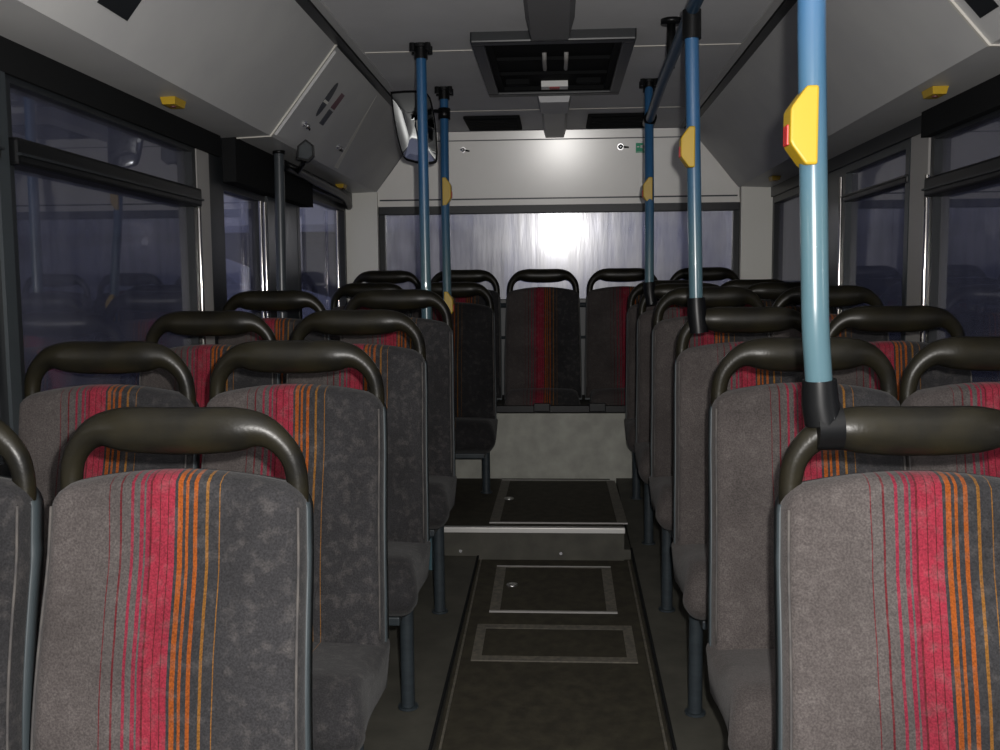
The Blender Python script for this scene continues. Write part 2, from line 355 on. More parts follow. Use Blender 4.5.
def make_seat(kind):
    """aisle_left / aisle_right / window / rear"""
    o = empty('bus_seat', (0, 0, 0))
    ex = {'aisle_left': (-.190, .222), 'aisle_right': (-.222, .190)}.get(kind, (-.190, .190))
    sh = backrest_mesh(.0025, .026, .060, 0, .36, .921, M_shell, 'back_shell', o)
    backrest_mesh(0, -.012, .040, .020, .37, .93, M_fab, 'backrest', o)
    # worn piping down the two long edges of the upholstery
    for s in (-1, 1):
        P = []
        for k in range(14):
            t = k/13; z = lerp(.43, .905, t); tt = (z-.37)/.56
            hw = lerp(.202, HW, max(0, tt-.3)/.7)
            P.append((s*(hw-.005), -.085*(1-tt)-.020*math.sin(math.pi*min(1, tt*1.25))-.0035, z))
        b = MB(); b.tube(P, .0022, 6); b.build('piping', M_pipe, o, True)
    # grab handle: thin bent legs and a swollen hand grip
    ks = [(-.176, .035, .895, .0165, .0165), (-.177, .035, .935, .0165, .0165), (-.170, .033, .972, .0175, .0175), (-.150, .030, 1.000, .019, .020), (-.122, .028, 1.016, .024, .026),
          (-.085, .026, 1.017, .030, .034), (-.03, .026, 1.015, .031, .036), (.03, .026, 1.015, .031, .036), (.085, .026, 1.017, .030, .034),
          (.122, .028, 1.016, .024, .026), (.150, .030, 1.000, .019, .020), (.170, .033, .972, .0175, .0175), (.177, .035, .935, .0165, .0165), (.176, .035, .895, .0165, .0165)]
    sp_ = spline(ks, 5)
    b = MB(); b.tube([p[:3] for p in sp_], [(p[3], p[4]) for p in sp_], 18); b.build('grab_handle', M_grip, o, True)
    cushion_mesh(ex[0], ex[1], o)
    # frame under the cushion
    b = MB(); b.box((-.17, -.34, .275), (.17, -.03, .297), .004); b.box((-.18, -.05, .28), (.18, .045, .40), .006)
    b.build('seat_frame', M_leg, o)
    if kind.startswith('aisle'):
        s = 1 if kind == 'aisle_left' else -1
        l = MB(); l.tube([(0, 0, 0), (0, 0, -1)], .018, 18); lg = autosmooth(l.build('leg', M_leg, o)); lg.location = (s*.168, -.22, .285)
        fp = MB(); fp.tube([(0, 0, 0), (0, 0, .006)], .027, 16)
        fo = fp.build('foot_plate', M_leg, o); fo.location = (s*.168, -.22, 0)
    return o
def copy_tree(o, parent=None):
    c = o.copy(); C.objects.link(c); c.parent = parent
    for ch in list(o.children): copy_tree(ch, c)
    return c
protos = {}
def place(kind, x, y, zc, zfloor, shift, bright, label, group, rz=0):
    if kind not in protos: protos[kind] = make_seat(kind); o = protos[kind]
    else: o = copy_tree(protos[kind])
    zc -= .005; o.location = (x, y, zc-.93); o.rotation_euler.z = rz; tag(o, label, 'seat', group)
    for ch in o.children:
        n = ch.name.split('.')[0]
        if n in ('backrest', 'seat_cushion'):
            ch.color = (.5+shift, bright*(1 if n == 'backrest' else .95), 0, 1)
        if n == 'leg':
            ln = (zc-.93+.285)-zfloor; ch.scale = (1, 1, ln)
        if n == 'foot_plate': ch.location.z = zfloor-(zc-.93)+.001
    return o
rows = [(1.37, .962), (2.0, 1.030), (2.61, 1.083), (3.25, 1.140), (3.87, 1.156), (4.45, 1.174)]
ordn = ['nearest', 'second', 'third', 'fourth', 'fifth', 'sixth']
lookL = ['large striped seat nearest the camera left of the aisle, fabric blotched with pale dust',
         'striped double-row seat left of aisle, directly behind the nearest left aisle seat',
         'striped seat left of the aisle, third from the camera, its leg in clear view',
         'grey-sided seat left of the aisle, fourth from the camera, just ahead of the ceiling pole', None,
         'dark seat alone beside the aisle on the raised deck, behind the left step end']
lookLw = ['seat cut off by the left picture edge, only handle end and grey side showing',
          'window seat at far left under the big side window, handle against the glass',
          'third window seat on the left, red stripes showing between two aisle handles',
          'fourth window seat on the left, handle in front of the glazed door', None,
          'left window seat on the raised deck behind the door, mostly hidden behind black handles']
lookR = ['large striped seat nearest the camera, its handle clamped to the front blue pole',
         'striped seat right of the aisle, second from the camera, behind the front blue pole',
         'third seat right of the aisle, middle blue pole clamped to its handle',
         'grey-edged seat right of the aisle, fourth from the camera',
         'seat right of the aisle, fifth from the camera, rearmost right pole clamped to its handle',
         'sixth and farthest seat right of the aisle, last before the rear bench']
lookRw = [None, 'window seat at the right picture edge, second row, handle cut by the frame',
          'right window seat of the third row, red and orange stripes seen under its handle',
          'right window seat of the fourth row, only its black handle showing',
          'right window seat of the fifth row, sliver of black handle showing beside the pole',
          'right window seat of the sixth row, in the corner ahead of the rear bench']
shL = [0, .0, .05, 0, 0, -.07]; shR = [.045, .04, .02, 0, .05, .02]
for i, (y, zc) in enumerate(rows):
    zf = (lambda yy: DECK) if i == 5 else zpod
    yl = y-.22
    xa = (-.573, -.570, -.563, -.558, 0, -.492)[i]
    if lookL[i]:
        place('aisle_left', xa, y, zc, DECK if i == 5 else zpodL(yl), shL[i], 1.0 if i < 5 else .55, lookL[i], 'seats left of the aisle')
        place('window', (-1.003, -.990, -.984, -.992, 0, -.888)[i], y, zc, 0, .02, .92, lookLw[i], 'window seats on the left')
    place('aisle_right', .519, y, zc, zpod(yl), shR[i], 1.0, lookR[i], 'seats right of the aisle')
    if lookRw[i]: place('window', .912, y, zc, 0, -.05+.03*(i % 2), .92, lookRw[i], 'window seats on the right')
rl = ['leftmost seat of the rear bench, in the corner behind the left pole', 'rear bench seat second from left, behind the pole with the mirror',
      'middle seat of the rear bench, facing the aisle, with a red and orange stripe', 'rear bench seat right of the middle one, partly behind the thin pole',
      'rightmost seat of the rear bench in the corner by the cream wall']
for i, x in enumerate((-.918, -.500, -.077, .348, .775)):
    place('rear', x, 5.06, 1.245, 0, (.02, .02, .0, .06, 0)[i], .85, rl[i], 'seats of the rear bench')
# rear bench riser and rail
b = MB(); b.box((XL, RIS, DECK-.1), (XR, RIS+.03, .655)); struct(b.build('wall_bench_riser', M_speck))
b = MB(); b.box((XL, RIS+.02, .655-.03), (XR, 5.35, .66)); struct(b.build('floor_bench_platform', M_pod))
rail = empty('bench_rail', (0, RIS, .67), 'long black mounting rail under the rear bench seats', 'rail')
b = MB(); b.box((XL+.01, -.004, -.012), (XR-.01, .03, .022), .004); b.build('rail_bar', M_blkp, rail)
for x in (-.35, -.077, .19, .45):
    b = MB(); b.box((x-.04, -.012, -.006), (x+.04, .02, .034), .004); b.build('bracket', M_blkp, rail)

# ------------------------------------------------------------------ side walls
def side(s):
    X = XL if s < 0 else XR; T = .05*s
    return X, T
def wbox(s, y0, y1, z0, z1, m, name, off=0, th_=.05, parent=None, bev=0):
    """a box in the wall, inner face 'off' inside the wall plane"""
    X = XL if s < 0 else XR; a = X-s*off; c = a+s*th_
    b = MB(); b.box((min(a, c), y0, z0), (max(a, c), y1, z1), bev); return b.build(name, m, parent)
for s, nm in ((-1, 'left'), (1, 'right')):
    struct(wbox(s, Y0, 5.40, -.45, .86, M_wallg, 'wall_'+nm))
def bead(s, y, z0, z1, name, parent=None):
    x = (XL if s < 0 else XR)-s*.016; O = Vector(parent.location) if parent else Vector()
    b = MB(); b.tube([Vector((x, y, z0))-O, Vector((x, y, z1))-O], .0075, 16); o = autosmooth(b.build(name, M_steel, parent))
    return o if parent else struct(o)
def window(num, s, y0, y1, z0, z1, zbar=None, fr=.03, gm=None, barth=.05, frm=None, chrome=True, boff=.035):
    X = XL if s < 0 else XR; O = Vector((X, (y0+y1)/2, z0)); o = empty('window_%d' % num, O, kind='structure')
    frm = frm or M_dark
    def part(name, a0, a1, c0, c1, m, off, th_, bev=0):
        a = X-s*off; c = a+s*th_
        b = MB(); b.box(tuple(Vector((min(a, c), a0, c0))-O), tuple(Vector((max(a, c), a1, c1))-O), bev); return b.build(name, m, o)
    a = X-s*.012; c = a+s*.05
    b = MB()
    for q in ((y0, y0+fr, z0, z1), (y1-fr, y1, z0, z1), (y0+fr, y1-fr, z0, z0+fr), (y0+fr, y1-fr, z1-fr, z1)):
        b.box(tuple(Vector((min(a, c), q[0], q[2]))-O), tuple(Vector((max(a, c), q[1], q[3]))-O))
    b.build('window_frame', frm, o)
    gx = X+s*.015
    g = MB(); g.box(tuple(Vector((gx-.002, y0+fr, z0+fr))-O), tuple(Vector((gx+.002, y1-fr, (zbar[0]+.01 if zbar else z1-fr)))-O)); g.build('window_pane', gm or M_gs, o)
    if zbar:
        g = MB(); g.box(tuple(Vector((gx-.002, y0+fr, zbar[1]))-O), tuple(Vector((gx+.002, y1-fr, z1-fr))-O)); g.build('upper_pane', gm or M_gs, o)
        part('sash_bar', y0+.01, y1-.01, zbar[0], zbar[1], M_blkp, boff, boff+.035, .008)
        part('sash_bar_lip', y0+.01, y1-.01, zbar[0]+.02, zbar[0]+.026, M_dark, boff+.006, .01)
    return o
# left side
window(1, -1, Y0, 1.96, .86, 1.76, (1.53, 1.585))
window(2, -1, 2.00, 3.085, .86, 1.735, (1.528, 1.588))
struct(wbox(-1, 1.96, 2.00, .86, 1.80, M_grey, 'trim_6', .02))
struct(wbox(-1, 3.095, 3.205, .86, 1.78, M_alum, 'trim_7', .012))
bead(-1, (3.083+3.095)/2, .86, 1.56, 'trim_8')
struct(wbox(-1, 3.205, 3.34, .86, 1.80, M_dark, 'trim_9', .012, .06))
# header above the windows
struct(wbox(-1, Y0, 3.30, 1.72, 1.81, M_blk, 'trim_10', .022, .07))
# glazed exit door
d = empty('door_1', (XL, 3.62, .1), kind='structure')
def dpart(name, y0, y1, z0, z1, m, off, th_, bev=0, O=Vector((XL, 3.62, .1))):
    a = XL+off; b = MB(); b.box(tuple(Vector((a-th_, y0, z0))-O), tuple(Vector((a, y1, z1))-O), bev); return b.build(name, m, d)
dpart('door_frame', 3.34, 3.36, .15, 1.66, M_dark, 0, .05); dpart('door_frame', 3.80, 3.86, .15, 1.66, M_dark, 0, .05)
dpart('door_frame', 3.36, 3.80, .15, .42, M_dark, 0, .05); dpart('door_frame', 3.36, 3.80, 1.615, 1.66, M_dark, 0, .05)
dpart('door_glass', 3.36, 3.80, .42, 1.615, M_gd, -.02, .004)
bead(-1, 3.745, .5, 1.61, 'edge_strip', d); bead(-1, 3.80, .5, 1.61, 'edge_strip', d)
struct(wbox(-1, 3.86, 4.30, .15, 1.70, M_grey, 'trim_11', .01))
struct(wbox(-1, 3.35, 3.86, .0, .15, M_dark, 'trim_12', .01))
struct(wbox(-1, 3.34, 4.40, 1.64, 1.81, M_blk, 'trim_13', .06, .11))
window(3, -1, 4.30, 5.30, .86, 1.735, None, .04, M_gd)
bead(-1, (5.06+5.075)/2, .9, 1.68, 'trim_14')
struct(wbox(-1, 4.40, 5.36, 1.73, 1.81, M_dark, 'trim_15', .05, .09))
# rail over the door, curved at its rear end
b = MB(); b.tube(spline([(-1.09, 3.75, 1.755), (-1.10, 4.4, 1.755), (-1.12, 5.0, 1.75), (-1.15, 5.25, 1.72)], 6), .022, 12)
tag(b.build('door_rail', M_blkp, smooth=True), 'black tube running along the top of the door and rear left window', 'rail')
# right side
window(4, 1, Y0, 2.02, .86, 1.76, (1.53, 1.585))
window(5, 1, 2.08, 3.10, .86, 1.735, (1.528, 1.588))
struct(wbox(1, 2.02, 2.08, .86, 1.80, M_grey, 'trim_16', .02))
struct(wbox(1, 3.12, 3.27, .86, 1.78, M_alum, 'trim_17', .012))
bead(1, (3.104+3.118)/2, .86, 1.60, 'trim_18')
window(6, 1, 3.28, 4.02, .86, 1.745, (1.595, 1.625), .035, None, frm=M_grey, boff=.018)
struct(wbox(1, 4.02, 4.22, .86, 1.78, M_grey, 'trim_19', .012))
bead(1, (4.025+4.037)/2, .86, 1.70, 'trim_20')
window(7, 1, 4.22, 5.30, .86, 1.745, None, .04)
struct(wbox(1, Y0, 3.11, 1.715, 1.81, M_blk, 'trim_21', .04, .085))
struct(wbox(1, 3.11, 5.36, 1.74, 1.81, M_dark, 'trim_22', .022, .07))

# ------------------------------------------------------------------ ceiling and coves
YR = 5.30
b = MB(); b.box((-.74, Y0, 2.12), (.70, YR+.02, 2.15)); struct(b.build('ceiling', M_ceil))
def cove(s, y0, y1, name, m):
    P = [(-.765, 2.112), (-1.01, 1.80), (-1.19, 1.792)] if s < 0 else [(.715, 2.112), (.99, 1.80), (1.18, 1.792)]
    up = [(x*1.0+(.02*s), z+.02) for x, z in P][::-1]; up[-1] = (up[-1][0], 2.14); up[0] = (up[0][0], up[0][1])
    b = MB(); b.prism(P+up, 'y', y0, y1); return struct(b.build(name, m))
cove(-1, Y0, 3.355, 'ceiling_cove_left', M_cove); cove(-1, 3.365, YR+.03, 'ceiling_cove_left', M_cove)
cove(1, Y0, 2.29, 'ceiling_cove_right', M_cove); cove(1, 2.30, YR+.03, 'ceiling_cove_right', M_cove)
# joint strips across the coves
for s, y in ((-1, 3.36), (1, 2.295)):
    P = [(-.765, 2.112), (-1.01, 1.80), (-1.14, 1.795)] if s < 0 else [(.715, 2.112), (.99, 1.80), (1.14, 1.795)]
    dn = [(x-.004*s, z-.004) for x, z in P]; b = MB(); b.prism(P+dn[::-1], 'y', y-.005, y+.005); struct(b.build('trim_%d' % (23 if s < 0 else 24), M_seam))
# channels between ceiling and coves
for s, x in ((-1, -.752), (1, .705)):
    b = MB(); b.box((x-.018, Y0, 2.106), (x+.018, YR, 2.13)); struct(b.build('trim_%d' % (25 if s < 0 else 26), M_dark))
    b = MB(); b.box((x-.05 if s > 0 else x+.022, Y0, 2.112), (x-.022 if s > 0 else x+.05, YR, 2.13)); struct(b.build('trim_%d' % (27 if s < 0 else 28), M_cove))
for k, y in enumerate((1.9, 3.53, 4.70)):
    b = MB(); b.box((-.70, y-.004, 2.117), (.655, y+.004, 2.13)); struct(b.build('trim_%d' % (29+k), M_seam))
# raised flap on the left cove (with latches) and its pale chamfer
A = Vector((-.775, 0, 2.099)); B = Vector((-1.004, 0, 1.807)); nrm = Vector((B.z-A.z, 0, -(B.x-A.x))).normalized()
if nrm.x < 0: nrm = -nrm
def cv(t, y, off=0): p = A.lerp(B, t)+nrm*off; return Vector((p.x, y, p.z))
flap = empty('cove_flap', cv(.5, 3.8), 'light grey hinged flap in the left cove carrying two latches', 'flap'); OF = flap.location
b = MB(); b.add(rel([cv(.02, 3.375), cv(.02, 4.13), cv(.99, 4.26), cv(.99, 3.375), cv(.02, 3.375, .012), cv(.02, 4.12, .012), cv(.99, 4.25, .012), cv(.99, 3.375, .012)], OF),
    [(0, 1, 2, 3), (4, 5, 6, 7), (0, 1, 5, 4), (1, 2, 6, 5), (2, 3, 7, 6), (3, 0, 4, 7)]); b.build('flap_panel', M_cove, flap)
b = MB(); b.add(rel([cv(.02, 4.125, .0115), cv(.99, 4.253, .0115), cv(.99, 4.36, .001), cv(.02, 4.165, .001), cv(.02, 4.125, -.002), cv(.99, 4.253, -.002), cv(.99, 4.36, -.002), cv(.02, 4.165, -.002)], OF),
    [(0, 1, 2, 3), (4, 5, 6, 7), (0, 1, 5, 4), (1, 2, 6, 5), (2, 3, 7, 6), (3, 0, 4, 7)]); b.build('flap_edge', M_wallw, flap)
def latch(p, n, along, label, group, sz=1):
    """small chrome turn latch: plate, stem and lever"""
    p = Vector(p); n = Vector(n).normalized(); along = Vector(along).normalized(); o = empty('turn_latch', p, label, 'latch', group)
    b = MB(); b.tube([(0, 0, 0)+n*0 if False else n*0, n*.005], .013*sz, 14); b.build('rose', M_chrome, o)
    b = MB(); b.tube([n*.004, n*.020], .006*sz, 10); b.build('stem', M_chrome, o, True)
    b = MB(); b.tube([n*(.018+.010*math.sin(a)) for a in (-1.57, -1.2, -.8, -.4, 0, .4, .8, 1.2, 1.57)], [max(.0008, .011*sz*math.cos(a)) for a in (-1.57, -1.2, -.8, -.4, 0, .4, .8, 1.2, 1.57)], 14); b.build('glint_boss', M_chrome, o, True)  # rounded boss added to the latch so the flash glints on it
    b = MB(); b.tube([n*.020-along*.012*sz, n*.020+along*.010*sz], [.006, .005], 8)
    b.build('lever', M_chrome, o, True)
    b = MB(); b.tube([n*.020+along*.012*sz, n*.016+along*.034*sz], [.0055, .004], 8); b.build('lever_tip', M_blkp, o, True)
latch(cv(.75, 3.545, .012), nrm, (0, 1, -.25), 'chrome latch nearer the camera on the left cove flap, glinting', 'latches')
latch(cv(.757, 4.09, .012), nrm, (0, 1, -.25), 'chrome latch farther from the camera on the left cove flap', 'latches')
# oval label and red-black label on the flap
def decal(name, pts, m, label=None, cat=None, parent=None, n=(0, 0, 1), th_=.001):
    pts = [Vector(p) for p in pts]; O = sum(pts, Vector())/len(pts) if not parent else Vector()
    k = len(pts); v = [p-O for p in pts]+[p-O+Vector(n)*th_ for p in pts]
    o = mesh(name, v, [tuple(range(k)), tuple(range(2*k-1, k-1, -1))]+[(i, (i+1) % k, k+(i+1) % k, k+i) for i in range(k)], m, parent)
    if not parent: o.location = O; tag(o, label, cat)
    return o
M_lab = mat('dark_print', (.03, .035, .045), .4); M_labr = mat('maroon_print', (.12, .03, .045), .4)
ax = Vector((0, .35, 0)); 
pts = []
for k in range(24):
    a = 2*math.pi*k/24; uu, vv = math.cos(a)*.20, math.sin(a)*.030
    pts.append(cv(.42+uu, 3.60+vv+.05*uu, .0125))
ov = decal('oval_sticker', pts, M_lab, 'dark oval sticker on the light grey left cove flap', 'sticker', n=nrm)
decal('oval_print', [p-ov.location for p in [cv(.46, 3.575, .0138), cv(.46, 3.63, .0138), cv(.43, 3.63, .0138), cv(.43, 3.575, .0138)]], M_wallw, parent=ov, n=nrm)
st = decal('square_sticker', [cv(.27, 3.70, .0125), cv(.27, 3.75, .0125), cv(.46, 3.75, .0125), cv(.46, 3.69, .0125)], M_labr, 'maroon and black sticker beside the oval one on the left cove flap', 'sticker', n=nrm)
decal('dark_half', [p-st.location for p in [cv(.48, 3.69, .0125), cv(.48, 3.75, .0125), cv(.66, 3.75, .0125), cv(.66, 3.69, .0125)]], M_lab, parent=st, n=nrm)
decal('cove_label', [cv(.55, 2.0, .001), cv(.55, 2.14, .001), cv(.82, 2.14, .001), cv(.82, 2.0, .001)], M_dark, 'dark label on the left cove at the top edge of the picture', 'label', n=nrm)
AR = Vector((.727, 0, 2.098)); BR_ = Vector((.984, 0, 1.807)); nr = Vector((-(AR.z-BR_.z), 0, -(BR_.x-AR.x))).normalized()
def cvr(t, y, off=0): p = AR.lerp(BR_, t)+nr*off; return Vector((p.x, y, p.z))
decal('cove_label', [cvr(.62, 2.16, .001), cvr(.62, 2.25, .001), cvr(.86, 2.25, .001), cvr(.86, 2.16, .001)], M_dark, 'dark label on the right cove at the top edge of the picture', 'label', n=nr)
# yellow stop buttons on the coves
for (x, y, lb) in ((-1.085, 2.69, 'yellow stop button under the left cove above the big window'), (-1.105, 4.88, 'small far yellow stop button under the left cove near the rear corner'),
                   (1.05, 2.77, 'yellow stop button under the right cove above the side window'), (1.072, 4.83, 'far yellow stop button under the right cove beside the blue pole')):
    o = empty('stop_button', (x, y, 1.797), lb, 'stop button', 'yellow cove buttons')
    s = -1 if x < 0 else 1
    b = MB(); b.add([(-.022, -.04, 0), (.022, -.04, 0), (.022, .04, 0), (-.022, .04, 0), (-.018, -.034, -.020), (.018, -.034, -.020), (.018, .034, -.020), (-.018, .034, -.020)],
        [(0, 1, 2, 3), (4, 5, 6, 7), (0, 1, 5, 4), (1, 2, 6, 5), (2, 3, 7, 6), (3, 0, 4, 7)]); b.build('housing', M_yel, o)
    b = MB(); b.tube([(0, 0, -.019), (0, 0, -.0225)], .008, 12); b.build('push_button', M_labr, o)

# roof hatch: frame around a dark recess
hx0, hx1, hy0, hy1 = -.293, .268, 3.29, 4.215
h = empty('roof_hatch', (-.012, 3.75, 2.12), 'black framed roof hatch with a dark recess in the ceiling', 'roof hatch'); O = h.location
def hb(a, c): b = MB(); return b.box(tuple(Vector(a)-O), tuple(Vector(c)-O), .006)
b = MB()
for q in (((hx0, hy0, 2.085), (hx1, hy0+.05, 2.135)), ((hx0, hy1-.06, 2.085), (hx1, hy1, 2.135)), ((hx0, hy0+.05, 2.085), (hx0+.045, hy1-.06, 2.135)), ((hx1-.045, hy0+.05, 2.085), (hx1, hy1-.06, 2.135))):
    b.box(tuple(Vector(q[0])-O), tuple(Vector(q[1])-O), .006)
b.build('outer_frame', M_dark, h)
b = MB()
for q in (((hx0+.045, hy0+.05, 2.095), (hx1-.045, hy0+.075, 2.118)), ((hx0+.045, hy1-.085, 2.095), (hx1-.045, hy1-.06, 2.118)), ((hx0+.045, hy0+.075, 2.095), (hx0+.07, hy1-.085, 2.118)), ((hx1-.07, hy0+.075, 2.095), (hx1-.045, hy1-.085, 2.118))):
    b.box(tuple(Vector(q[0])-O), tuple(Vector(q[1])-O))
b.build('inner_frame', M_blk, h)
b = MB(); b.box(tuple(Vector((hx0+.045, hy0+.05, 2.112))-O), tuple(Vector((hx1-.045, hy1-.06, 2.119))-O)); b.build('hatch_lid', M_blk, h)
for y in (3.62, 3.86):
    b = MB(); b.box(tuple(Vector((hx0+.07, y, 2.100))-O), tuple(Vector((hx1-.07, y+.012, 2.114))-O)); b.build('lid_rib', M_blk, h)
for x in (-.16, .13):
    b = MB(); b.box(tuple(Vector((x-.05, 3.98, 2.09))-O), tuple(Vector((x+.05, 4.03, 2.114))-O), .006); b.build('lid_catch', M_blk, h)
for x in (-.045, .035):
    b = MB(); b.tube(rel([(x, 3.56, 2.112), (x, 3.60, 2.094), (x, 3.74, 2.094), (x, 3.78, 2.112)], O), .008, 8); b.build('pull_handle', M_alum, h, True)
b = MB(); b.box(tuple(Vector((-.064, 4.03, 2.088))-O), tuple(Vector((.046, 4.09, 2.112))-O)); b.build('notice_plate', M_white, h)
b = MB(); b.box(tuple(Vector((-.03, 4.04, 2.086))-O), tuple(Vector((.012, 4.08, 2.089))-O)); b.build('red_mark', M_red, h)
# boxes on the ceiling spine
def ceilbox(name, x0, x1, y0, y1, z0, label, m=M_ceil, taper=.015):
    O = Vector(((x0+x1)/2, (y0+y1)/2, 2.118))
    v = [(x0, y0, 2.118), (x1, y0, 2.118), (x1, y1, 2.118), (x0, y1, 2.118), (x0+taper, y0+taper, z0), (x1-taper, y0+taper, z0), (x1-taper, y1-taper, z0), (x0+taper, y1-taper, z0)]
    o = mesh(name, rel(v, O), [(0, 1, 2, 3), (4, 5, 6, 7), (0, 1, 5, 4), (1, 2, 6, 5), (2, 3, 7, 6), (3, 0, 4, 7)], m); o.location = O
    return tag(o, label, 'ceiling housing')
ceilbox('ceiling_housing', -.10, .058, 1.6, 3.14, 2.045, 'grey ceiling box in front of the roof hatch, cut by the top edge', taper=.02, m=mat('dark_grey_housing', (.16, .16, .165), .6, spec=.2))
ceilbox('ceiling_housing', -.088, .066, 4.20, 4.50, 2.060, 'short wide grey housing on the ceiling right behind the roof hatch')
ceilbox('ceiling_housing', -.075, .052, 4.49, 5.25, 2.068, 'long narrow grey housing on the ceiling reaching the rear panel', m=M_cove)
for x0, x1, lb in ((-.469, -.185, 'dark slotted air vent in the rear ceiling, left of the central housing'), (.154, .47, 'dark slotted air vent in the rear ceiling, right of the central housing')):
    o = empty('air_vent', ((x0+x1)/2, 5.0, 2.118), lb, 'vent', 'rear ceiling vents'); O = o.location
    b = MB(); b.box(tuple(Vector((x0, 4.83, 2.104))-O), tuple(Vector((x1, 5.19, 2.120))-O), .006); b.build('vent_body', M_blk, o)
    for k in range(7):
        y = 4.86+k*.045; b = MB(); b.box(tuple(Vector((x0+.02, y, 2.098))-O), tuple(Vector((x1-.02, y+.02, 2.106))-O)); b.build('slat', M_blk, o)

# ------------------------------------------------------------------ rear wall
YW = 5.36
b = MB()   # wall with an opening for the rear window
for q in (((XL-.05, YW, .3), (XR+.05, YW+.05, 1.19)), ((XL-.05, YW, 1.19), (-.985, YW+.05, 1.80)), ((.985, YW, 1.19), (XR+.05, YW+.05, 1.80)), ((-.985, YW, 1.70), (.985, YW+.05, 2.2)), ((-1.1, YW, 1.8), (-.985, YW+.05, 2.2)), ((.985, YW, 1.8), (1.1, YW+.05, 2.2))):
    b.box(*q)
struct(b.build('wall_rear', M_wallw))
rw = empty('window_8', (0, YW, 1.19), kind='structure'); O = rw.location
lean = math.tan(math.radians(3.3))
b = MB()
for q in (((-1.0, YW-.025, 1.675), (1.0, YW+.03, 1.725)), ((-1.0, YW-.02, 1.17), (1.0, YW+.03, 1.20)), ((-1.0, YW-.02, 1.20), (-.965, YW+.03, 1.68)), ((.965, YW-.02, 1.20), (1.0, YW+.03, 1.68))):
    b.box(tuple(Vector(q[0])-O), tuple(Vector(q[1])-O), .004)
b.build('window_frame', M_dark, rw)
b = MB(); b.hexa(rel([(-.97, YW+.03, 1.19), (.97, YW+.03, 1.19), (.97, YW+.03-.5*lean, 1.69), (-.97, YW+.03-.5*lean, 1.69)], O), (0, .004, 0)); b.build('window_pane', M_gr, rw)
# panel above the rear window, leaning forward
def rp_(x, z, off=0): return Vector((x, 5.335-(z-1.72)*math.tan(math.radians(8.4))-off, z))
pan = empty('trim_40', (0, 5.33, 1.72), kind='structure'); O = pan.location
poly = [(-1.0, 1.72), (1.0, 1.72), (.985, 1.80), (.72, 2.115), (-.755, 2.115), (-1.005, 1.80)]
k = len(poly); v = [rp_(x, z)-O for x, z in poly]+[rp_(x, z, -.012)-O for x, z in poly]
mesh('panel', v, [tuple(range(k)), tuple(range(2*k-1, k-1, -1))]+[(i, (i+1) % k, k+(i+1) % k, k+i) for i in range(k)], M_rear, pan)
for z, hh in ((1.755, .004), (2.068, .003)):
    b = MB(); b.hexa(rel([rp_(-.99 if z < 2 else -.79, z-hh, .001), rp_(.985 if z < 2 else .75, z-hh, .001), rp_(.985 if z < 2 else .75, z+hh, .001), rp_(-.99 if z < 2 else -.79, z+hh, .001)], O), (0, .004, 0)); b.build('panel_joint', M_grey if z < 2 else M_wallg, pan)
nv = Vector((0, -1, -.147))
latch(rp_(-.515, 2.02, .0), nv, (1, 0, -.2), 'chrome latch at the left end of the cream rear panel', 'latches', 1.1)
latch(rp_(.345, 2.022, .0), nv, (1, 0, -.08), 'chrome latch on the cream rear panel left of the green sign', 'latches', 1.3)
sg = empty('first_aid_sign', rp_(.468, 2.02, .001), 'small green first-aid sign with white cross on the rear panel', 'sign')
b = MB(); b.box((-.04, -.002, -.032), (.04, .001, .032)); b.build('sign_plate', M_green, sg)
b = MB()
for q in ((-.021, -.007, .021, .007), (-.007, -.021, .007, .021)): b.box((q[0]+.006, -.0035, q[1]), (q[2]+.006, -.0018, q[3]))
b.box((-.034, -.0035, -.003), (-.022, -.0018, .003))
b.box((-.037, -.0035, .027), (.037, -.0018, .029)); b.box((-.037, -.0035, -.029), (.037, -.0018, -.027))
b.build('white_cross', M_white, sg)
# corner panels and low pipes
b = MB(); b.box((XL, 5.30, .8), (-1.0, 5.37, 1.80)); struct(b.build('trim_41', M_wallw))
b = MB(); b.box((1.0, 5.30, .8), (XR, 5.37, 1.80)); struct(b.build('trim_42', M_wallw))
for z, lb in ((1.165, 'upper dark pipe across the wall just under the rear window'), (.985, 'lower dark pipe across the wall behind the rear bench')):
    b = MB(); b.tube([(-1.0, 5.32, z), (1.0, 5.32, z)], .014 if z > 1 else .009, 10); tag(b.build('wall_pipe', M_leg, smooth=True), lb, 'pipe')
b = MB(); b.box((XL, 5.33, .6), (XR, 5.359, 1.165)); struct(b.build('wall_rear_lower', M_wallg))

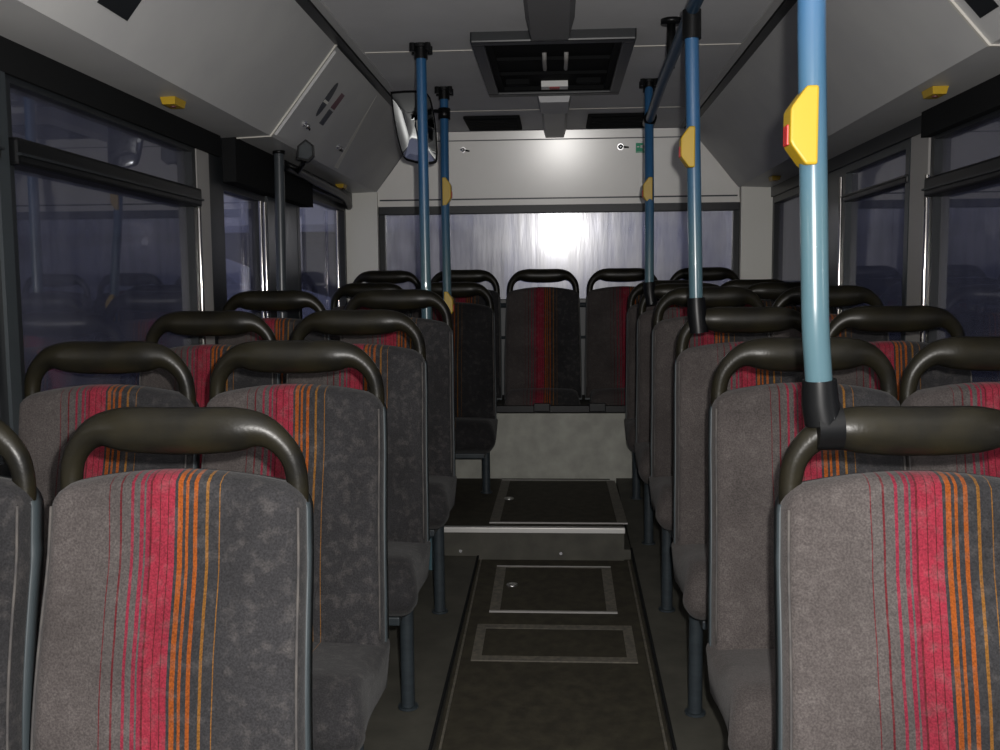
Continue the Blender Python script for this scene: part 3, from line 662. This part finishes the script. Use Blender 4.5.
# ------------------------------------------------------------------ poles
def ceil_cap(p, parent, O):
    x, y, z = p; b = MB(); b.tube(rel([(x, y, z), (x, y, z-.012)], O), .036, 20); b.tube(rel([(x, y, z-.012), (x, y, z-.05)], O), .024, 20)
    for k in range(4):
        a = math.pi/4+k*math.pi/2; c = Vector((x+.038*math.cos(a), y+.038*math.sin(a), z)); b.tube(rel([c, c-Vector((0, 0, .028))], O), .011, 8)
    autosmooth(b.build('ceiling_cap', M_blkp, parent))
def stop_box(cx, cy, z0, z1, s, parent, O, r=.019):
    """yellow box wrapped round a pole, bulging to side s"""
    hgt = z1-z0; bul = .025
    prof = [(0, 0), (.006, 0), (bul, .24*hgt), (bul+.003, .30*hgt), (bul+.003, .70*hgt), (bul, .76*hgt), (.006, hgt), (0, hgt)]
    pl = [(s*(-r*.0+.0)+s*a, b_) for a, b_ in prof]
    bm = MB(); v = []; W = .021
    x_in = cx-s*.010
    poly = [(x_in, z0)]+[(cx+s*a, z0+zz) for a, zz in prof[1:-1]]+[(x_in, z1)]
    bm.prism([(p[0]-O.x, p[1]-O.z) for p in poly], 'y', cy-W-.004-O.y, cy+W-O.y)
    o = bm.build('stop_button_box', M_yel, parent)
    bv = o.modifiers.new('bevel', 'BEVEL'); bv.width = .0035; bv.segments = 2
    b = MB(); zc = (z0+z1)/2-.1*hgt; b.box((cx+s*(bul+.001)-.004-O.x, cy-.012-O.y, zc-.014-O.z), (cx+s*(bul+.001)+.004-O.x, cy+.012-O.y, zc+.014-O.z), .002); b.build('push_button', M_red, o)
# A: left, no box
A0 = empty('grab_pole', (-.47, 3.44, zpodL(3.44)), 'tall plain blue pole left of the aisle, nearest of the two left poles', 'pole', 'blue grab poles'); O = A0.location
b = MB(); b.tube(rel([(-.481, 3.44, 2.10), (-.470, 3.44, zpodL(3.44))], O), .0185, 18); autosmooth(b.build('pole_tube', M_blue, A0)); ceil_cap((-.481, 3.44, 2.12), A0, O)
# B: with two boxes
B0 = empty('grab_pole', (-.466, 3.985, DECK), 'blue pole left of the aisle that carries the curved mirror and two yellow boxes', 'pole', 'blue grab poles'); O = B0.location
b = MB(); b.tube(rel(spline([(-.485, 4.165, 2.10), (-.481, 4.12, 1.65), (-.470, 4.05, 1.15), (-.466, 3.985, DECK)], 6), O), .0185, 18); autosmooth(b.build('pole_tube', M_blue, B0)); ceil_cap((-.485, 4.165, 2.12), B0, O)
stop_box(-.481, 4.122, 1.612, 1.733, 1, B0, O); stop_box(-.472, 4.055, 1.128, 1.246, 1, B0, O)
def joint(pts, r, parent, O):
    b = MB(); b.tube(rel(pts, O), r, 18); return autosmooth(b.build('clamp_sleeve', M_blkp, parent))
# C
Cc = empty('grab_pole', (.372, 3.895, 1.24), 'thin-looking farthest blue pole right of the aisle with a yellow box', 'pole', 'blue grab poles'); O = Cc.location
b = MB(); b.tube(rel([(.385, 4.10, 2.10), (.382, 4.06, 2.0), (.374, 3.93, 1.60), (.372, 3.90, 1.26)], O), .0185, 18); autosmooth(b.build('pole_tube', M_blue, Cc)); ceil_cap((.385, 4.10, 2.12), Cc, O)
stop_box(.375, 3.94, 1.592, 1.70, -1, Cc, O); joint([(.372, 3.90, 1.275), (.374, 3.895, 1.235), (.38, 3.89, 1.185)], [.024, .026, .022], Cc, O)
# D
D0 = empty('grab_pole', (.378, 2.64, 1.16), 'middle blue pole right of the aisle, black sleeves at both ends and a yellow box', 'pole', 'blue grab poles'); O = D0.location
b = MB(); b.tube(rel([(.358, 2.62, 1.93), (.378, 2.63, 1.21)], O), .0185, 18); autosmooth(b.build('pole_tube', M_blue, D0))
stop_box(.357, 2.62, 1.572, 1.68, -1, D0, O); joint([(.378, 2.63, 1.225), (.38, 2.63, 1.19), (.386, 2.632, 1.13)], [.023, .026, .027], D0, O)
joint([(.359, 2.62, 1.91), (.358, 2.62, 1.985)], .0245, D0, O)
# E
E0 = empty('grab_pole', (.38, 1.39, 1.04), 'front blue pole right of the aisle, biggest, kinked just above its black sleeve', 'pole', 'blue grab poles'); O = E0.location
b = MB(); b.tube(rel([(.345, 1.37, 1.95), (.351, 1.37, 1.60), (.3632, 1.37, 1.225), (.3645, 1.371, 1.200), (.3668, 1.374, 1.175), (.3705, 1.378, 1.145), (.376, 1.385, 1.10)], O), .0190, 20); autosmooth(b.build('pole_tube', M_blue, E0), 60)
stop_box(.347, 1.37, 1.418, 1.525, -1, E0, O)
joint([(.3755, 1.385, 1.118), (.378, 1.387, 1.085), (.384, 1.388, 1.055)], [.024, .026, .027], E0, O)
b = MB(); b.tube(rel([(.372, 1.396, 1.048), (.408, 1.396, 1.050)], O), [(.036, .034), (.036, .036)], 18); autosmooth(b.build('handle_clamp', M_blkp, E0))
joint([(.345, 1.37, 1.93), (.345, 1.37, 1.99)], .0245, E0, O)
# overhead rail
Rl = empty('overhead_rail', (.365, 2.7, 1.985), 'dark blue overhead rail joining the tops of the right-hand poles', 'rail'); O = Rl.location
b = MB(); b.tube(rel([(.352, .9, 1.995), (.358, 2.62, 1.985), (.366, 3.4, 1.965), (.382, 4.04, 1.945)], O), .0175, 14); autosmooth(b.build('rail_tube', M_rail, Rl), 60)
b = MB(); b.tube(rel([(.384, 4.005, 1.952), (.384, 4.09, 1.942)], O), .026, 14); b.build('end_sleeve', M_blkp, Rl, True)
b = MB(); b.tube(rel([(.37, 3.20, 1.965), (.372, 3.20, 2.11)], O), .014, 12); b.tube(rel([(.372, 3.20, 2.105), (.372, 3.20, 2.12)], O), .035, 16); b.build('ceiling_bracket', M_blkp, Rl, True)
# door-side pole
M_dp = mat('grey_pole_paint', (.045, .052, .058), .3)
dp = empty('door_pole', (-1.08, 3.70, 1.0), 'slim dark grey pole standing beside the exit door under the left cove', 'pole'); O = dp.location
b = MB(); b.tube(rel([(-1.08, 3.70, 1.80), (-1.08, 3.66, zpodL(3.6))], O), .020, 16); autosmooth(b.build('pole_tube', M_dp, dp))
b = MB(); b.tube(rel([(-1.08, 3.70, 1.80), (-1.08, 3.70, 1.785)], O), .024, 14); b.build('top_collar', M_blkp, dp, True)
# curved interior mirror hung from pole B
mi = empty('curved_mirror', (-.59, 4.0, 1.93), 'black-backed curved mirror clamped to the left pole', 'mirror'); O = mi.location
outline = [(-.685, 2.070), (-.60, 2.076), (-.535, 2.065), (-.512, 2.00), (-.500, 1.90), (-.498, 1.80), (-.515, 1.778), (-.56, 1.776), (-.605, 1.785), (-.635, 1.80), (-.655, 1.86), (-.674, 1.96)]
outline = [p for p in spline([o_ for o_ in outline]+[outline[0]], 3)][:-1]
cx_, cz_ = -.59, 1.93; n = len(outline)
V = []
for sc_, dy in ((1, .0), (1, -.012), (.95, -.016), (.93, -.010)):
    V += [(cx_+(x-cx_)*sc_-O.x, 4.0+dy-O.y+(x-cx_)*.15, cz_+(z-cz_)*sc_-O.z) for x, z in outline]
V += [(cx_-O.x, 4.05-O.y, cz_-O.z)]
Fc = [(r*n+i, r*n+(i+1) % n, (r+1)*n+(i+1) % n, (r+1)*n+i) for r in range(3) for i in range(n)]+[(i, (i+1) % n, 4*n) for i in range(n)]
autosmooth(mesh('mirror_housing', V, Fc, M_blkp, mi), 50)
V = []; K = 5
for r in range(K+1):
    q = .94*(1-r/K)
    V += [(cx_+(x-cx_)*q-O.x, 4.0-.010-.012*(1-q*q)-O.y+(x-cx_)*q*.15, cz_+(z-cz_)*q-O.z) for x, z in outline]
Fc = [(r*n+i, r*n+(i+1) % n, (r+1)*n+(i+1) % n, (r+1)*n+i) for r in range(K-1) for i in range(n)]+[((K-1)*n+i, (K-1)*n+(i+1) % n, K*n) for i in range(n)]
mesh('mirror_glass', V, Fc, M_mir, mi, True)
b = MB(); b.tube(rel([(-.4845, 4.158, 2.03), (-.4842, 4.153, 1.985)], O), .0265, 16); b.build('clamp', M_blkp, mi, True)
b = MB(); b.tube(rel(spline([(-.49, 4.145, 2.015), (-.525, 4.10, 2.010), (-.535, 4.08, 1.98), (-.522, 4.06, 1.955), (-.515, 4.05, 1.92), (-.545, 4.03, 1.895)], 4), O), .008, 10); b.build('mirror_arm', M_blkp, mi, True)
# small hex mirror over the door
sm = empty('door_mirror', (-.942, 3.59, 1.735), 'small dark six-sided mirror on a stalk over the exit door', 'mirror'); O = sm.location
hexp = [(-.034, .006), (-.030, .056), (.003, .080), (.032, .058), (.034, .016), (.012, -.004)]
Q = [Vector((x*.95, -.02, z+.005)) for x, z in hexp]; v = Q+[q+Vector((0, .018, 0)) for q in Q]
mesh('mirror_housing', v, [tuple(range(6)), tuple(range(11, 5, -1))]+[(i, (i+1) % 6, 6+(i+1) % 6, 6+i) for i in range(6)], M_blkp, sm)
Q = [Vector((x*.75+.001, -.0215, (z-.038)*.78+.043)) for x, z in hexp]; v = Q+[q+Vector((0, .0014, 0)) for q in Q]
mesh('mirror_glass', v, [tuple(range(6)), tuple(range(11, 5, -1))]+[(i, (i+1) % 6, 6+(i+1) % 6, 6+i) for i in range(6)], M_grey, sm)
b = MB(); b.tube([(0, -.012, .02), (-.03, .05, -.004), (-.148, .41, .018)], [.007, .008, .012], 10); b.build('stalk', M_blkp, sm, True)

# ------------------------------------------------------------------ outside
b = MB(); b.box((-60, -20, -1.0), (60, 80, -.7)); g = struct(b.build('ground', M_snow))
def bank(x0, x1, y0, y1, h0, lb):
    V = []; nx, ny = 24, 24
    for i in range(nx+1):
        for j in range(ny+1):
            u, v_ = i/nx, j/ny
            z = -.72+h0*math.sin(math.pi*u)**.6*math.sin(math.pi*v_)**.5*(1+.12*math.sin(u*9+v_*5)+.08*math.sin(v_*17))
            V.append((lerp(x0, x1, u), lerp(y0, y1, v_), z))
    Fc = [(i*(ny+1)+j, (i+1)*(ny+1)+j, (i+1)*(ny+1)+j+1, i*(ny+1)+j+1) for i in range(nx) for j in range(ny)]
    k0 = len(V); return tag(mesh('snow_bank', V, Fc, M_snow, None, True), lb, 'snow')
bank(-16, -3.0, 5.0, 36, 2.6, 'long pale snow bank seen through the exit door glass')
bd = empty('building', (-16, 46, -.7), 'low dark building beyond the snow, seen through the exit door glass', 'building')
b = MB(); b.box((-14, -4, 0), (13, 8, 4.6)); b.build('walls', M_bld, bd)
b = MB(); b.box((-14.4, -4.4, 4.6), (13.4, 8.4, 4.9)); b.build('roof', M_snow, bd)
